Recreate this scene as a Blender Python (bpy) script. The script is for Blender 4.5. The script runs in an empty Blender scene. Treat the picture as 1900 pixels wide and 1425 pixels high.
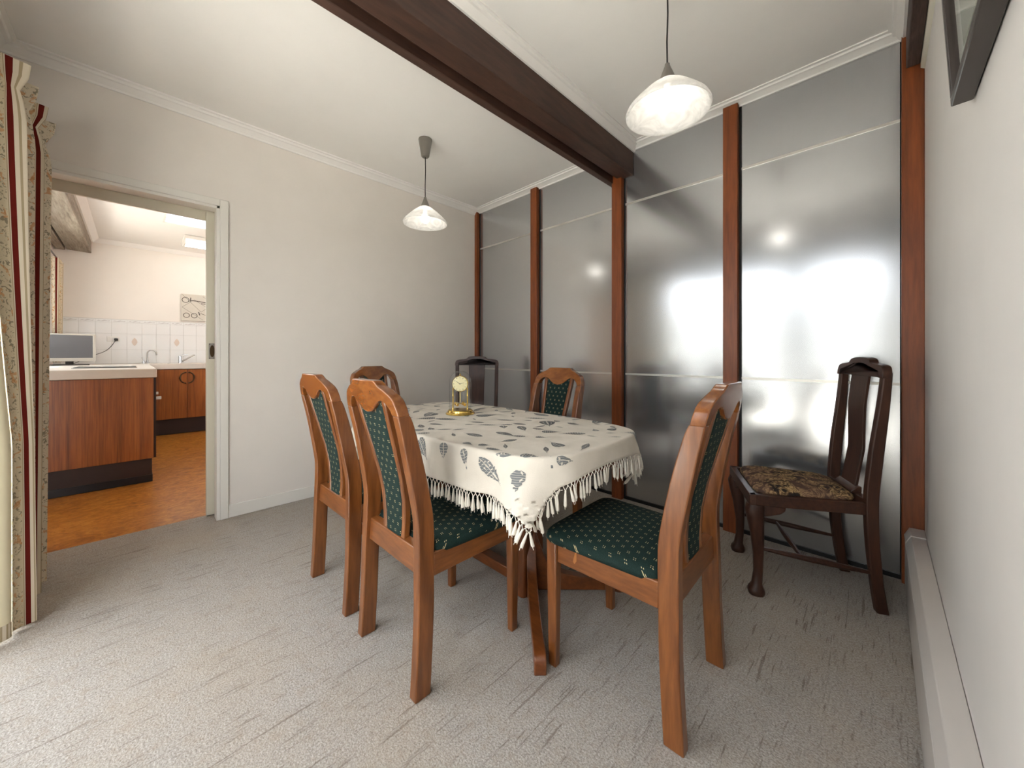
import bpy, math, random
from mathutils import Vector, Matrix
R = math.radians
random.seed(7)
sc = bpy.context.scene
col = sc.collection

# ------------------------------------------------------------------ camera
cam_d = bpy.data.cameras.new('camera'); cam = bpy.data.objects.new('camera', cam_d); col.objects.link(cam)
cam_d.sensor_width = 36.0; cam_d.lens = 36.0*692.4/1900.0
cam_d.shift_y = -(712.5-659.16)/1900.0; cam_d.clip_start = 0.02
cam.location = (3.138, -2.599, 1.08); cam.rotation_euler = (R(90), 0, 0.7795)
sc.camera = cam
# ------------------------------------------------------------------ world, exposure
w = bpy.data.worlds.new('overcast_sky'); sc.world = w; w.use_nodes = True
bg = w.node_tree.nodes['Background']
bg.inputs['Color'].default_value = (0.93, 0.965, 1.0, 1); bg.inputs['Strength'].default_value = 2.5
sun_l = bpy.data.lights.new('sun', 'SUN'); sun_l.energy = 30.0; sun_l.angle = R(2); sun_l.color = (1, .96, .9)
sun = bpy.data.objects.new('sun', sun_l); sun.rotation_euler = (R(-32), R(8), 0); sun.location = (0, 4, 8); col.objects.link(sun)
vs = sc.view_settings
vs.view_transform = 'Standard'; vs.look = 'None'; vs.gamma = 1.0; vs.use_curve_mapping = False
vs.exposure = 1.32
sc.cycles.max_bounces = 10; sc.cycles.diffuse_bounces = 6; sc.cycles.glossy_bounces = 4
sc.cycles.transmission_bounces = 8; sc.cycles.transparent_max_bounces = 12
sc.cycles.caustics_reflective = False; sc.cycles.caustics_refractive = False
sc.cycles.sample_clamp_indirect = 6.0
def portal(loc, rot, sx, sy):
    l = bpy.data.lights.new('daylight_portal', 'AREA'); l.shape = 'RECTANGLE'; l.size = sx; l.size_y = sy
    l.cycles.is_portal = True
    o = bpy.data.objects.new('daylight_portal', l); o.location = loc; o.rotation_euler = rot; col.objects.link(o)
portal((1.86, -3.22, 1.1), (R(90), 0, 0), 2.70, 2.15)       # glass doors behind the camera
portal((-2.3, -3.44, 1.65), (R(90), 0, 0), 2.2, 1.2)        # kitchen window
portal((-2.45, -1.86, 2.86), (0, 0, 0), 0.66, 1.02)         # kitchen skylight

# ------------------------------------------------------------------ materials
def srgb(r, g, b):
    f = lambda c: (c/255/12.92) if c/255 <= .04045 else ((c/255+.055)/1.055)**2.4
    return (f(r), f(g), f(b), 1)
class NT:
    def __init__(s, name):
        s.m = bpy.data.materials.new(name); s.m.use_nodes = True
        s.t = s.m.node_tree; s.n = s.t.nodes; s.b = s.n['Principled BSDF']; s.out = s.n['Material Output']
    def new(s, typ, **kw):
        x = s.n.new(typ)
        for k, v in kw.items(): setattr(x, k, v)
        return x
    def link(s, a, b): s.t.links.new(a, b)
    def val(s, sock, v):
        if hasattr(v, 'is_linked') or isinstance(v, bpy.types.NodeSocket): s.link(v, sock)
        else: sock.default_value = v
    def math(s, op, a, b=None, c=None):
        x = s.new('ShaderNodeMath', operation=op)
        for i, v in enumerate((a, b, c)):
            if v is not None: s.val(x.inputs[i], v)
        return x.outputs[0]
    def coord(s, kind='Object', scale=(1, 1, 1), rot=(0, 0, 0), loc=(0, 0, 0)):
        tc = s.new('ShaderNodeTexCoord'); mp = s.new('ShaderNodeMapping')
        mp.inputs['Scale'].default_value = scale; mp.inputs['Rotation'].default_value = rot; mp.inputs['Location'].default_value = loc
        s.link(tc.outputs[kind], mp.inputs['Vector']); return mp.outputs[0]
    def noise(s, vec, scale=5, detail=4, rough=.55, dist=0):
        x = s.new('ShaderNodeTexNoise'); s.link(vec, x.inputs['Vector'])
        x.inputs['Scale'].default_value = scale; x.inputs['Detail'].default_value = detail
        x.inputs['Roughness'].default_value = rough; x.inputs['Distortion'].default_value = dist
        return x.outputs['Fac']
    def ramp(s, fac, stops, interp='LINEAR'):
        x = s.new('ShaderNodeValToRGB'); s.val(x.inputs[0], fac); e = x.color_ramp.elements; x.color_ramp.interpolation = interp
        while len(e) < len(stops): e.new(0.5)
        for i, (p, c) in enumerate(stops): e[i].position = p; e[i].color = c
        return x.outputs[0]
    def mix(s, fac, a, b, blend='MIX'):
        x = s.new('ShaderNodeMix', data_type='RGBA', blend_type=blend)
        s.val(x.inputs[0], fac); s.val(x.inputs[6], a); s.val(x.inputs[7], b); return x.outputs[2]
    def bump(s, h, strength=.3, dist=.01):
        x = s.new('ShaderNodeBump'); x.inputs['Strength'].default_value = strength; x.inputs['Distance'].default_value = dist
        s.link(h, x.inputs['Height']); s.link(x.outputs[0], s.b.inputs['Normal'])
    def set(s, color=None, rough=None, metal=None, spec=None, **kw):
        if color is not None: s.val(s.b.inputs['Base Color'], color)
        if rough is not None: s.val(s.b.inputs['Roughness'], rough)
        if metal is not None: s.b.inputs['Metallic'].default_value = metal
        if spec is not None: s.b.inputs['Specular IOR Level'].default_value = spec
        for k, v in kw.items(): s.b.inputs[k].default_value = v
        return s.m
def plain(name, c, rough=.5, metal=0, spec=.5, var=0.0, **kw):
    n = NT(name)
    if var:
        f = n.noise(n.coord(), 6, 4)
        k = lambda s: tuple(min(1, x*s) for x in c[:3])+(1,)
        return n.set(n.ramp(f, [(.3, k(1-var)), (.7, k(1+var))]), rough, metal, spec, **kw)
    return n.set(c, rough, metal, spec, **kw)
def wood(name, c1, c2, c3, scale, rough=.35, fine=1.0, coat=0.0, spec=.5):
    n = NT(name)
    v = n.coord('Object', scale)
    a = n.noise(v, 1.0, 6, .6, 1.2); b = n.noise(v, 5.0*fine, 3, .6)
    base = n.ramp(a, [(.28, c1), (.5, c2), (.74, c3)])
    colr = n.mix(.35, base, n.ramp(b, [(.35, c1), (.65, c3)]))
    n.bump(b, .06, .002)
    m = n.set(colr, rough, 0, spec)
    n.b.inputs['Coat Weight'].default_value = coat; n.b.inputs['Coat Roughness'].default_value = .12
    return m
M = {}
M['wall'] = plain('cream_wall_paint', srgb(228, 222, 215), .6, var=.015)
M['wall_r'] = plain('pale_wall_paint', srgb(234, 231, 227), .6, var=.015)
M['ceil'] = plain('ceiling_paint', srgb(238, 236, 232), .7, var=.01)
M['gloss_white'] = plain('white_gloss_trim', srgb(228, 225, 218), .35, var=.01)
M['door_cream'] = plain('cream_door_paint', srgb(212, 207, 190), .4, var=.01)
M['kwall'] = plain('kitchen_wall_paint', srgb(230, 224, 216), .6, var=.01)
hc = [srgb(84, 44, 17), srgb(116, 66, 29), srgb(141, 87, 43)]
M['honey_v'] = wood('honey_timber_upright', *hc, (14, 14, 1.6), .3, coat=.35)
M['honey_h'] = wood('honey_timber_rail', *hc, (2.2, 14, 14), .32, coat=.3)
M['honey_y'] = wood('honey_timber_side_rail', *hc, (14, 2.2, 14), .32, coat=.3)
M['honey_c'] = wood('honey_timber_crest', srgb(94, 49, 18), srgb(128, 73, 30), srgb(152, 94, 43), (4, 10, 10), .22, coat=.6)
tc_ = [srgb(84, 44, 20), srgb(112, 60, 27), srgb(134, 76, 36)]
M['table_wood'] = wood('table_timber', *tc_, (3, 14, 14), .3, coat=.3)
M['table_wood_v'] = wood('table_timber_upright', *tc_, (14, 14, 2), .3, coat=.3)
M['post'] = wood('red_cedar_post', srgb(98, 46, 18), srgb(124, 62, 26), srgb(146, 78, 34), (16, 16, 1.2), .42)
dk = [srgb(40, 22, 14), srgb(58, 33, 22), srgb(76, 45, 30)]
M['dark_v'] = wood('dark_mahogany_upright', *dk, (14, 14, 2), .46, coat=.08, spec=.35)
M['dark_h'] = wood('dark_mahogany_rail', *dk, (3, 14, 14), .42, coat=.12, spec=.35)
M['beam'] = wood('brown_stained_beam', srgb(48, 30, 22), srgb(66, 43, 32), srgb(84, 57, 44), (9, 1.2, 9), .6)
M['beam_r'] = wood('rough_brown_beam', srgb(50, 36, 32), srgb(72, 54, 48), srgb(92, 74, 66), (30, 3, 30), .7)
M['beam_k'] = wood('weathered_grey_beam', srgb(96, 84, 70), srgb(138, 126, 110), srgb(168, 158, 142), (1.2, 14, 14), .7)
M['kitchen_wood'] = wood('walnut_laminate', srgb(98, 48, 15), srgb(144, 78, 28), srgb(176, 106, 44), (7, 9, .3), .34, 2.2)
M['kick'] = plain('dark_kickboard', srgb(44, 26, 20), .5, var=.05)
M['kick_black'] = plain('black_vinyl_strip', srgb(20, 18, 22), .35)
M['laminate'] = plain('stone_laminate', srgb(206, 198, 186), .35, var=.06)
M['black'] = plain('black_seal', srgb(18, 18, 18), .6)
M['brass'] = plain('polished_brass', srgb(232, 198, 112), .16, 1.0)
M['ivory'] = plain('clock_face_ivory', srgb(238, 226, 178), .4)
M['chrome'] = plain('chrome', srgb(210, 212, 214), .12, 1.0)
M['brushed'] = plain('brushed_nickel', srgb(150, 146, 140), .35, 1.0)
M['alu'] = plain('aluminium_strip', srgb(214, 211, 204), .35, .7)
M['bronze'] = plain('antique_bronze', srgb(74, 58, 40), .4, .8)
M['cord'] = plain('dark_cord', srgb(40, 36, 34), .6)
M['plastic_white'] = plain('white_plastic', srgb(230, 228, 222), .35)
M['plastic_dark'] = plain('dark_plastic', srgb(42, 38, 36), .3)
M['screen'] = plain('switched_off_screen', srgb(96, 96, 98), .18)
M['silver'] = plain('silver_bezel', srgb(188, 184, 174), .3, .4)
M['tile'] = plain('glazed_white_tile', srgb(232, 232, 230), .18, var=.01)
M['grout'] = plain('grout', srgb(206, 205, 200), .8)
M['motif'] = plain('printed_motif', srgb(214, 198, 184), .3)
M['motif_grey'] = plain('printed_border', srgb(200, 197, 195), .3)
M['frame_dark'] = plain('dark_picture_frame', srgb(58, 50, 46), .35)
M['cooktop'] = plain('dark_glass_cooktop', srgb(52, 60, 62), .12)
M['canvas'] = plain('printed_canvas', srgb(204, 198, 186), .7, var=.03)
M['ink'] = plain('dark_print', srgb(78, 70, 62), .7)
M['lining'] = plain('cream_curtain_lining', srgb(232, 222, 190), .9, var=.02)
M['white_metal'] = plain('white_rod', srgb(232, 230, 224), .3)
M['heater'] = plain('heater_enamel', srgb(214, 208, 202), .35, var=.015)
M['mull'] = plain('dark_window_frame', srgb(62, 60, 62), .45)
M['ground'] = plain('concrete_paving', srgb(188, 186, 180), .9, var=.05)
M['dimmer_wall'] = plain('added_dimmer_wall', srgb(90, 92, 92), .9, var=.25)  # dark grey for the added outdoor wall that tones down window reflections
M['cloth_fringe'] = plain('off_white_fringe', srgb(226, 220, 208), .9)
M['leaf'] = plain('leaf_print_ink', srgb(122, 125, 126), .85, var=.1)
M['photo'] = plain('framed_print', srgb(172, 178, 164), .25, var=.12)
M['mat_board'] = plain('white_mat_board', srgb(214, 218, 208), .3)

def mk_cloth():
    n = NT('off_white_linen')
    v = n.coord('Object', (1, 1, 1))
    f = n.noise(v, 260, 2); g = n.noise(v, 9, 3)
    n.bump(n.math('ADD', f, n.math('MULTIPLY', g, 2.0)), .25, .002)
    return n.set(n.ramp(g, [(.3, srgb(214, 207, 194)), (.7, srgb(226, 219, 207))]), .9, 0, .2)
M['cloth'] = mk_cloth()
def mk_fabric():
    n = NT('green_dotted_upholstery')
    tc = n.new('ShaderNodeUVMap'); sx = n.new('ShaderNodeSeparateXYZ'); n.link(tc.outputs[0], sx.inputs[0])
    s = 1/.034
    u = n.math('MULTIPLY', sx.outputs[0], s); v = n.math('MULTIPLY', sx.outputs[1], s*1.35)
    odd = n.math('MODULO', n.math('FLOOR', n.math('ADD', v, 200.0)), 2.0)
    fu = n.math('FRACT', n.math('ADD', n.math('ADD', u, 200.0), n.math('MULTIPLY', odd, .5)))
    fv = n.math('FRACT', n.math('ADD', v, 200.0))
    du = n.math('SUBTRACT', n.math('ABSOLUTE', n.math('SUBTRACT', fu, .5)), .085)
    dv = n.math('SUBTRACT', n.math('ABSOLUTE', n.math('SUBTRACT', fv, .5)), .115)
    d = n.math('SQRT', n.math('ADD', n.math('MULTIPLY', du, du), n.math('MULTIPLY', n.math('MULTIPLY', dv, dv), .55)))
    dot = n.math('LESS_THAN', d, .040)
    f = n.noise(n.coord(), 400, 2)
    base = n.ramp(f, [(.3, srgb(13, 30, 28)), (.7, srgb(25, 47, 43))])
    n.bump(f, .3, .001)
    return n.set(n.mix(dot, base, srgb(196, 180, 138)), .85, 0, .25)
M['fabric'] = mk_fabric()
def mk_tapestry():
    n = NT('floral_tapestry')
    v = n.coord('Object')
    vo = n.new('ShaderNodeTexVoronoi', feature='F1'); vo.inputs['Scale'].default_value = 10
    nz = n.new('ShaderNodeTexNoise'); nz.inputs['Scale'].default_value = 14; nz.inputs['Detail'].default_value = 4; n.link(v, nz.inputs['Vector'])
    mp = n.mix(.16, v, nz.outputs['Color'], 'ADD'); n.link(mp, vo.inputs['Vector'])
    rings = n.math('FRACT', n.math('MULTIPLY', vo.outputs['Distance'], 7.0))
    petals = n.ramp(rings, [(.0, srgb(60, 46, 36)), (.28, srgb(150, 122, 84)), (.6, srgb(190, 160, 114)), (.95, srgb(104, 80, 56))])
    mask = n.ramp(n.noise(v, 17, 3, .6, 1.5), [(.42, (0, 0, 0, 1)), (.54, (1, 1, 1, 1))])
    mask2 = n.ramp(n.noise(v, 9, 2), [(.45, (0, 0, 0, 1)), (.6, (1, 1, 1, 1))])
    c = n.mix(mask, srgb(38, 32, 30), petals)
    c = n.mix(n.math('MULTIPLY', mask2, .5), c, srgb(112, 84, 74))
    f = n.noise(v, 300, 2); n.bump(f, .3, .001)
    return n.set(c, .85, 0, .2)
M['tapestry'] = mk_tapestry()
def mk_carpet():
    n = NT('sculpted_wool_carpet')
    v = n.coord('Object')
    jit = n.new('ShaderNodeTexNoise'); jit.inputs['Scale'].default_value = 60; jit.inputs['Detail'].default_value = 3; n.link(v, jit.inputs['Vector'])
    vj = n.mix(.006, v, jit.outputs['Color'], 'ADD')
    def streak(rot, across, along, lo, hi, off):
        mp = n.new('ShaderNodeMapping'); mp.inputs['Rotation'].default_value = (0, 0, rot); mp.inputs['Scale'].default_value = (across, along, 1); mp.inputs['Location'].default_value = (off, off*.7, 0)
        n.link(vj, mp.inputs['Vector'])
        f = n.noise(mp.outputs[0], 1.0, 2, .5)
        return n.ramp(f, [(lo, (0, 0, 0, 1)), (hi, (1, 1, 1, 1))])
    s1 = streak(0, 110, 6.5, .62, .69, 0); s1b = streak(0, 75, 3.0, .65, .70, 5)
    s2 = streak(R(52), 110, 14, .60, .70, 3)
    big = n.ramp(n.noise(v, 1.3, 2), [(.46, (0, 0, 0, 1)), (.56, (1, 1, 1, 1))])
    s1 = n.math('MAXIMUM', n.math('MULTIPLY', s1, n.math('SUBTRACT', 1.0, n.math('MULTIPLY', big, .55))), s1b)
    s2 = n.math('MULTIPLY', s2, big)
    st = n.math('MAXIMUM', s1, n.math('MULTIPLY', s2, .6))
    loops = n.new('ShaderNodeTexVoronoi', feature='F1'); loops.inputs['Scale'].default_value = 230; n.link(v, loops.inputs['Vector'])
    fine = n.noise(v, 170, 3, .7); mid = n.noise(v, 30, 3, .6); blot = n.noise(v, 1.6, 3, .6)
    base = n.ramp(fine, [(.28, srgb(130, 122, 113)), (.5, srgb(171, 165, 157)), (.72, srgb(198, 193, 187))])
    base = n.mix(n.math('MULTIPLY', n.ramp(blot, [(.45, (0, 0, 0, 1)), (.75, (1, 1, 1, 1))]), .35), base, srgb(178, 160, 134))
    base = n.mix(n.math('MULTIPLY', n.ramp(mid, [(.5, (0, 0, 0, 1)), (.72, (1, 1, 1, 1))]), .35), base, srgb(156, 140, 120))
    base = n.mix(n.math('MULTIPLY', st, .47), base, srgb(96, 82, 68))
    h = n.math('SUBTRACT', n.math('ADD', n.math('MULTIPLY', n.math('SUBTRACT', 1.0, loops.outputs['Distance']), .5), n.math('ADD', fine, n.math('MULTIPLY', mid, .7))), n.math('MULTIPLY', st, 1.6))
    n.bump(h, .5, .004)
    return n.set(base, .95, 0, .1)
M['carpet'] = mk_carpet()
def mk_lino():
    n = NT('cork_pattern_vinyl')
    v = n.coord('Object', (1.5, 1, 1), (0, 0, R(25)))
    a = n.noise(v, 9, 6, .7, 1.5); b = n.noise(v, 45, 4, .7, .8)
    c = n.ramp(a, [(.3, srgb(132, 76, 22)), (.5, srgb(182, 116, 42)), (.7, srgb(208, 146, 66))])
    c = n.mix(n.math('MULTIPLY', n.ramp(b, [(.55, (0, 0, 0, 1)), (.7, (1, 1, 1, 1))]), .55), c, srgb(108, 58, 18))
    return n.set(c, n.ramp(b, [(.3, (.28,)*3+(1,)), (.7, (.42,)*3+(1,))]), 0, .5)
M['lino'] = mk_lino()
def mk_panel():
    n = NT('brushed_metal_panel')
    v = n.coord('Object', (140, 140, 1.2)); f = n.noise(v, 1.0, 3)
    c = n.ramp(f, [(.3, srgb(199, 201, 203)), (.7, srgb(202, 204, 206))])
    rg = n.ramp(f, [(.2, (.185,)*3+(1,)), (.8, (.2,)*3+(1,))])
    return n.set(c, rg, .9, .4)
M['panel'] = mk_panel()
def mk_curtain():
    n = NT('striped_floral_curtain')
    uv = n.new('ShaderNodeUVMap'); sx = n.new('ShaderNodeSeparateXYZ'); n.link(uv.outputs[0], sx.inputs[0])
    fr = n.math('FRACT', n.math('DIVIDE', n.math('ADD', sx.outputs[0], 17.0), .17))
    cream, sand, red, ol = srgb(216, 204, 182), srgb(212, 198, 168), srgb(104, 30, 22), srgb(168, 152, 122)
    base = n.ramp(fr, [(0, cream), (.36, cream), (.37, ol), (.40, cream), (.44, ol), (.47, cream), (.53, ol), (.56, cream), (.62, red), (.70, cream), (.715, ol), (.73, sand)], 'CONSTANT')
    mp = n.new('ShaderNodeMapping'); mp.inputs['Scale'].default_value = (1, .7, 1); n.link(uv.outputs[0], mp.inputs['Vector'])
    a = n.noise(mp.outputs[0], 70, 3, .6, 1.5); b = n.noise(mp.outputs[0], 38, 2, .5, 1)
    notred = n.math('SUBTRACT', 1.0, n.math('MULTIPLY', n.math('GREATER_THAN', fr, .615), n.math('LESS_THAN', fr, .705)))
    band = n.math('MULTIPLY', notred, n.math('MAXIMUM', n.math('LESS_THAN', fr, .34), n.math('GREATER_THAN', fr, .745)))
    leaf = n.math('MULTIPLY', band, n.ramp(a, [(.56, (0, 0, 0, 1)), (.60, (1, 1, 1, 1))]))
    fl = n.math('MULTIPLY', band, n.ramp(b, [(.60, (0, 0, 0, 1)), (.64, (1, 1, 1, 1))]))
    c = n.mix(n.math('MULTIPLY', leaf, .75), base, srgb(112, 104, 84)); c = n.mix(n.math('MULTIPLY', fl, .7), c, srgb(198, 138, 84))
    return n.set(c, .9, 0, .15)
M['curtain'] = mk_curtain()
def mk_shade():
    n = NT('alabaster_glass')
    f = n.noise(n.coord('Object', (1, 1, 1.4)), 9, 4, .6, 2.2)
    tr = n.new('ShaderNodeBsdfTranslucent'); n.val(tr.inputs[0], n.ramp(f, [(.35, (.86, .86, .84, 1)), (.65, (.97, .96, .94, 1))]))
    df = n.new('ShaderNodeBsdfDiffuse'); df.inputs[0].default_value = (.9, .9, .88, 1)
    tp = n.new('ShaderNodeBsdfTransparent'); gl = n.new('ShaderNodeBsdfGlossy'); gl.inputs['Roughness'].default_value = .12
    m1 = n.new('ShaderNodeMixShader'); m1.inputs[0].default_value = .45; n.link(tr.outputs[0], m1.inputs[1]); n.link(df.outputs[0], m1.inputs[2])
    m2 = n.new('ShaderNodeMixShader'); n.val(m2.inputs[0], n.ramp(f, [(.35, (.32,)*3+(1,)), (.65, (.08,)*3+(1,))])); n.link(m1.outputs[0], m2.inputs[1]); n.link(tp.outputs[0], m2.inputs[2])
    m3 = n.new('ShaderNodeMixShader'); m3.inputs[0].default_value = .05; n.link(m2.outputs[0], m3.inputs[1]); n.link(gl.outputs[0], m3.inputs[2])
    n.link(m3.outputs[0], n.out.inputs[0]); return n.m
M['shade'] = mk_shade()
def mk_clear(name, tint=(1, 1, 1, 1), ior=1.35):
    n = NT(name)
    tp = n.new('ShaderNodeBsdfTransparent'); tp.inputs[0].default_value = tint
    gl = n.new('ShaderNodeBsdfGlossy'); gl.inputs['Roughness'].default_value = .02
    lw = n.new('ShaderNodeLayerWeight'); fr = n.math('ADD', n.math('MULTIPLY', n.math('POWER', lw.outputs['Facing'], 4.0), ior-.95), .03)
    mx = n.new('ShaderNodeMixShader'); n.link(fr, mx.inputs[0]); n.link(tp.outputs[0], mx.inputs[1]); n.link(gl.outputs[0], mx.inputs[2])
    n.link(mx.outputs[0], n.out.inputs[0]); return n.m
M['glass'] = mk_clear('clear_glass'); M['dome'] = mk_clear('clock_dome_glass', (.97, .98, .98, 1), 1.5)
def mk_emit(name, c, s):
    n = NT(name); e = n.new('ShaderNodeEmission'); e.inputs[0].default_value = c; e.inputs[1].default_value = s
    n.link(e.outputs[0], n.out.inputs[0]); return n.m
M['bulb'] = mk_emit('lit_bulb', (1, .93, .83, 1), 8.5)
M['tube'] = mk_emit('lit_fluorescent_tube', (1, .98, .94, 1), 8.0)
def mk_diffuser():
    n = NT('opal_skylight_diffuser')
    tr = n.new('ShaderNodeBsdfTranslucent'); tr.inputs[0].default_value = (.3, .305, .31, 1); n.link(tr.outputs[0], n.out.inputs[0]); return n.m
M['opal'] = mk_diffuser()

# ------------------------------------------------------------------ mesh helpers
class MB:
    def __init__(s): s.v = []; s.f = []; s.uv = None
    def box(s, x0, x1, y0, y1, z0, z1):
        b = len(s.v)
        s.v += [(x, y, z) for z in (z0, z1) for y in (y0, y1) for x in (x0, x1)]
        s.f += [[b+i for i in q] for q in ((0, 2, 3, 1), (4, 5, 7, 6), (0, 1, 5, 4), (2, 6, 7, 3), (0, 4, 6, 2), (1, 3, 7, 5))]; return s
    def prism(s, poly, axis, a0, a1):
        b = len(s.v); n = len(poly)
        for a in (a0, a1):
            for p, q in poly:
                s.v.append({'x': (a, p, q), 'y': (p, a, q), 'z': (p, q, a)}[axis])
        s.f.append([b+i for i in range(n)][::-1]); s.f.append([b+n+i for i in range(n)])
        for i in range(n):
            j = (i+1) % n; s.f.append([b+i, b+j, b+n+j, b+n+i])
        return s
    def loft(s, rings, cap=True, closed=True):
        b = len(s.v); n = len(rings[0])
        for r in rings: s.v += [tuple(p) for p in r]
        for k in range(len(rings)-1):
            for i in range(n if closed else n-1):
                j = (i+1) % n; s.f.append([b+k*n+i, b+k*n+j, b+(k+1)*n+j, b+(k+1)*n+i])
        if cap:
            s.f.append([b+i for i in range(n)][::-1]); s.f.append([b+(len(rings)-1)*n+i for i in range(n)])
        return s
    def tube(s, pts, r, n=8, sq=(1, 1)):
        pts = [Vector(p) for p in pts]; rs = r if isinstance(r, (list, tuple)) else [r]*len(pts); rings = []
        t0 = (pts[1]-pts[0]).normalized(); up = Vector((0, 0, 1)) if abs(t0.z) < .9 else Vector((1, 0, 0))
        side = t0.cross(up).normalized()
        for i, p in enumerate(pts):
            t = (pts[min(i+1, len(pts)-1)]-pts[max(i-1, 0)]).normalized()
            side = (side-t*side.dot(t)).normalized(); up = side.cross(t)
            rings.append([p+side*math.cos(2*math.pi*k/n)*rs[i]*sq[0]+up*math.sin(2*math.pi*k/n)*rs[i]*sq[1] for k in range(n)])
        return s.loft(rings)
    def lathe(s, prof, n=24, c=(0, 0, 0), cap=True):
        return s.loft([[(c[0]+r*math.cos(2*math.pi*k/n), c[1]+r*math.sin(2*math.pi*k/n), c[2]+z) for k in range(n)] for r, z in prof], cap)
    def grid(s, nu, nv, fn, uvfn=None):
        b = len(s.v)
        for j in range(nv+1):
            for i in range(nu+1): s.v.append(tuple(fn(i/nu, j/nv)))
        for j in range(nv):
            for i in range(nu):
                a = b+j*(nu+1)+i; s.f.append([a, a+1, a+nu+2, a+nu+1])
        return s
    def map(s, fn): s.v = [tuple(fn(*p)) for p in s.v]; return s
    def mesh(s, name, mat, smooth=True, angle=35, uvfn=None):
        me = bpy.data.meshes.new(name); me.from_pydata(s.v, [], s.f); me.update()
        if smooth:
            me.polygons.foreach_set('use_smooth', [True]*len(me.polygons)); me.set_sharp_from_angle(angle=R(angle))
        if uvfn:
            uv = me.uv_layers.new(name='UVMap')
            for l in me.loops: uv.data[l.index].uv = uvfn(l.vertex_index, s.v[l.vertex_index])
        me.materials.append(M[mat] if isinstance(mat, str) else mat); return me
    def build(s, name, mat, parent=None, smooth=True, bevel=0, seg=2, uvfn=None, angle=35, fix=True, **tags):
        import bmesh
        me = s.mesh(name, mat, smooth, angle, uvfn)
        if fix:
            bm = bmesh.new(); bm.from_mesh(me); bmesh.ops.recalc_face_normals(bm, faces=bm.faces); bm.to_mesh(me); bm.free()
        o = link(name, me, parent)
        if bevel:
            m = o.modifiers.new('bevel', 'BEVEL'); m.width = bevel; m.segments = seg; m.limit_method = 'ANGLE'; m.angle_limit = R(35); m.harden_normals = False
        for k, v in tags.items(): o[k] = v
        return o
def link(name, me, parent=None):
    o = bpy.data.objects.new(name, me); col.objects.link(o)
    if parent: o.parent = parent
    return o
def thing(name, label, cat, loc=(0, 0, 0), rz=0, group=None):
    o = bpy.data.objects.new(name, None); col.objects.link(o); o.location = loc; o.rotation_euler = (0, 0, rz)
    o.empty_display_size = .05; o['label'] = label; o['category'] = cat
    if group: o['group'] = group
    return o
def dup(root, loc, rz, label):
    def cp(o, par):
        c = o.copy(); col.objects.link(c); c.parent = par
        for ch in o.children: cp(ch, c)
        return c
    r = cp(root, None); r.location = loc; r.rotation_euler = (0, 0, rz); r['label'] = label; return r
def struct(o): o['kind'] = 'structure'; return o
def box(*a): return MB().box(*a)
def ip(tab, t):
    if t <= tab[0][0]: return tab[0][1]
    for (a, x), (b, y) in zip(tab, tab[1:]):
        if t <= b: k = (t-a)/(b-a); return x+(y-x)*k
    return tab[-1][1]
def smooth_curve(pts, n=6):
    """Catmull-Rom through 2-D points"""
    out = []
    for i in range(len(pts)-1):
        p0 = pts[max(i-1, 0)]; p1 = pts[i]; p2 = pts[i+1]; p3 = pts[min(i+2, len(pts)-1)]
        for k in range(n):
            t = k/n
            out.append(tuple(.5*((2*b)+(-a+c)*t+(2*a-5*b+4*c-d)*t*t+(-a+3*b-3*c+d)*t**3) for a, b, c, d in zip(p0, p1, p2, p3)))
    out.append(tuple(pts[-1])); return out

# ------------------------------------------------------------------ room shell
WA, WC, WD, H = 0.05, 3.282, -3.08, 2.63
struct(box(-.10, WC+.1, WD-.1, .12, -.06, 0).build('floor', 'carpet', smooth=False))
struct(box(-4.5, -.1, -3.5, 1.1, -.065, -.003).build('floor_kitchen', 'lino', smooth=False))
struct(box(-.1, WC+.15, WD-.12, .2, H, H+.12).build('ceiling', 'ceil', smooth=False))
# wall to the kitchen, with the doorway
DY0, DY1, DH = -2.97, -2.205, 2.055
wl = MB().box(-.12, WA, DY1, .15, 0, H).box(-.12, WA, WD-.1, DY0, 0, H).box(-.12, WA, DY0, DY1, DH, H)
struct(wl.build('wall_left', 'wall', smooth=False))
struct(box(WC, WC+.12, WD-.1, .15, 0, H).build('wall_right', 'wall_r', smooth=False))
# glass-door wall behind the camera
wf = MB().box(-.12, .5, WD-.1, WD, 0, H).box(3.22, WC+.1, WD-.1, WD, 0, H).box(.5, 3.22, WD-.1, WD, 2.2, H)
struct(wf.build('wall_front', 'wall', smooth=False))
w1 = struct(MB().box(.5, 3.22, WD-.08, WD-.02, 0, .05).box(.5, 3.22, WD-.08, WD-.02, 2.14, 2.2).box(.5, .56, WD-.08, WD-.02, .05, 2.14)
            .box(3.16, 3.22, WD-.08, WD-.02, .05, 2.14).build('window_1', 'mull', smooth=False))
for x0, x1 in ((1.44, 1.50), (2.30, 2.50)):
    box(x0, x1, WD-.08, WD-.01, .05, 2.14).build('mullion', 'mull', w1, smooth=False)
for x0, x1 in ((.56, 1.44), (1.50, 2.30), (2.50, 3.16)):
    box(x0, x1, WD-.052, WD-.046, .05, 2.14).build('pane', 'glass', w1, smooth=False)
lint = struct(box(.06, WC, WD, WD+.03, 2.25, 2.42).build('trim_lintel', 'beam', smooth=False))
struct(box(-9, 12, -16, WD-.12, -.3, -.12).build('ground', 'ground', smooth=False))
struct(box(-9, 12, -8.2, -8.0, -.12, 2.35).build('wall_reflection_dimmer', 'dimmer_wall', smooth=False))  # unseen wall added outside to dim the windows reflected in the metal panels

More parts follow.
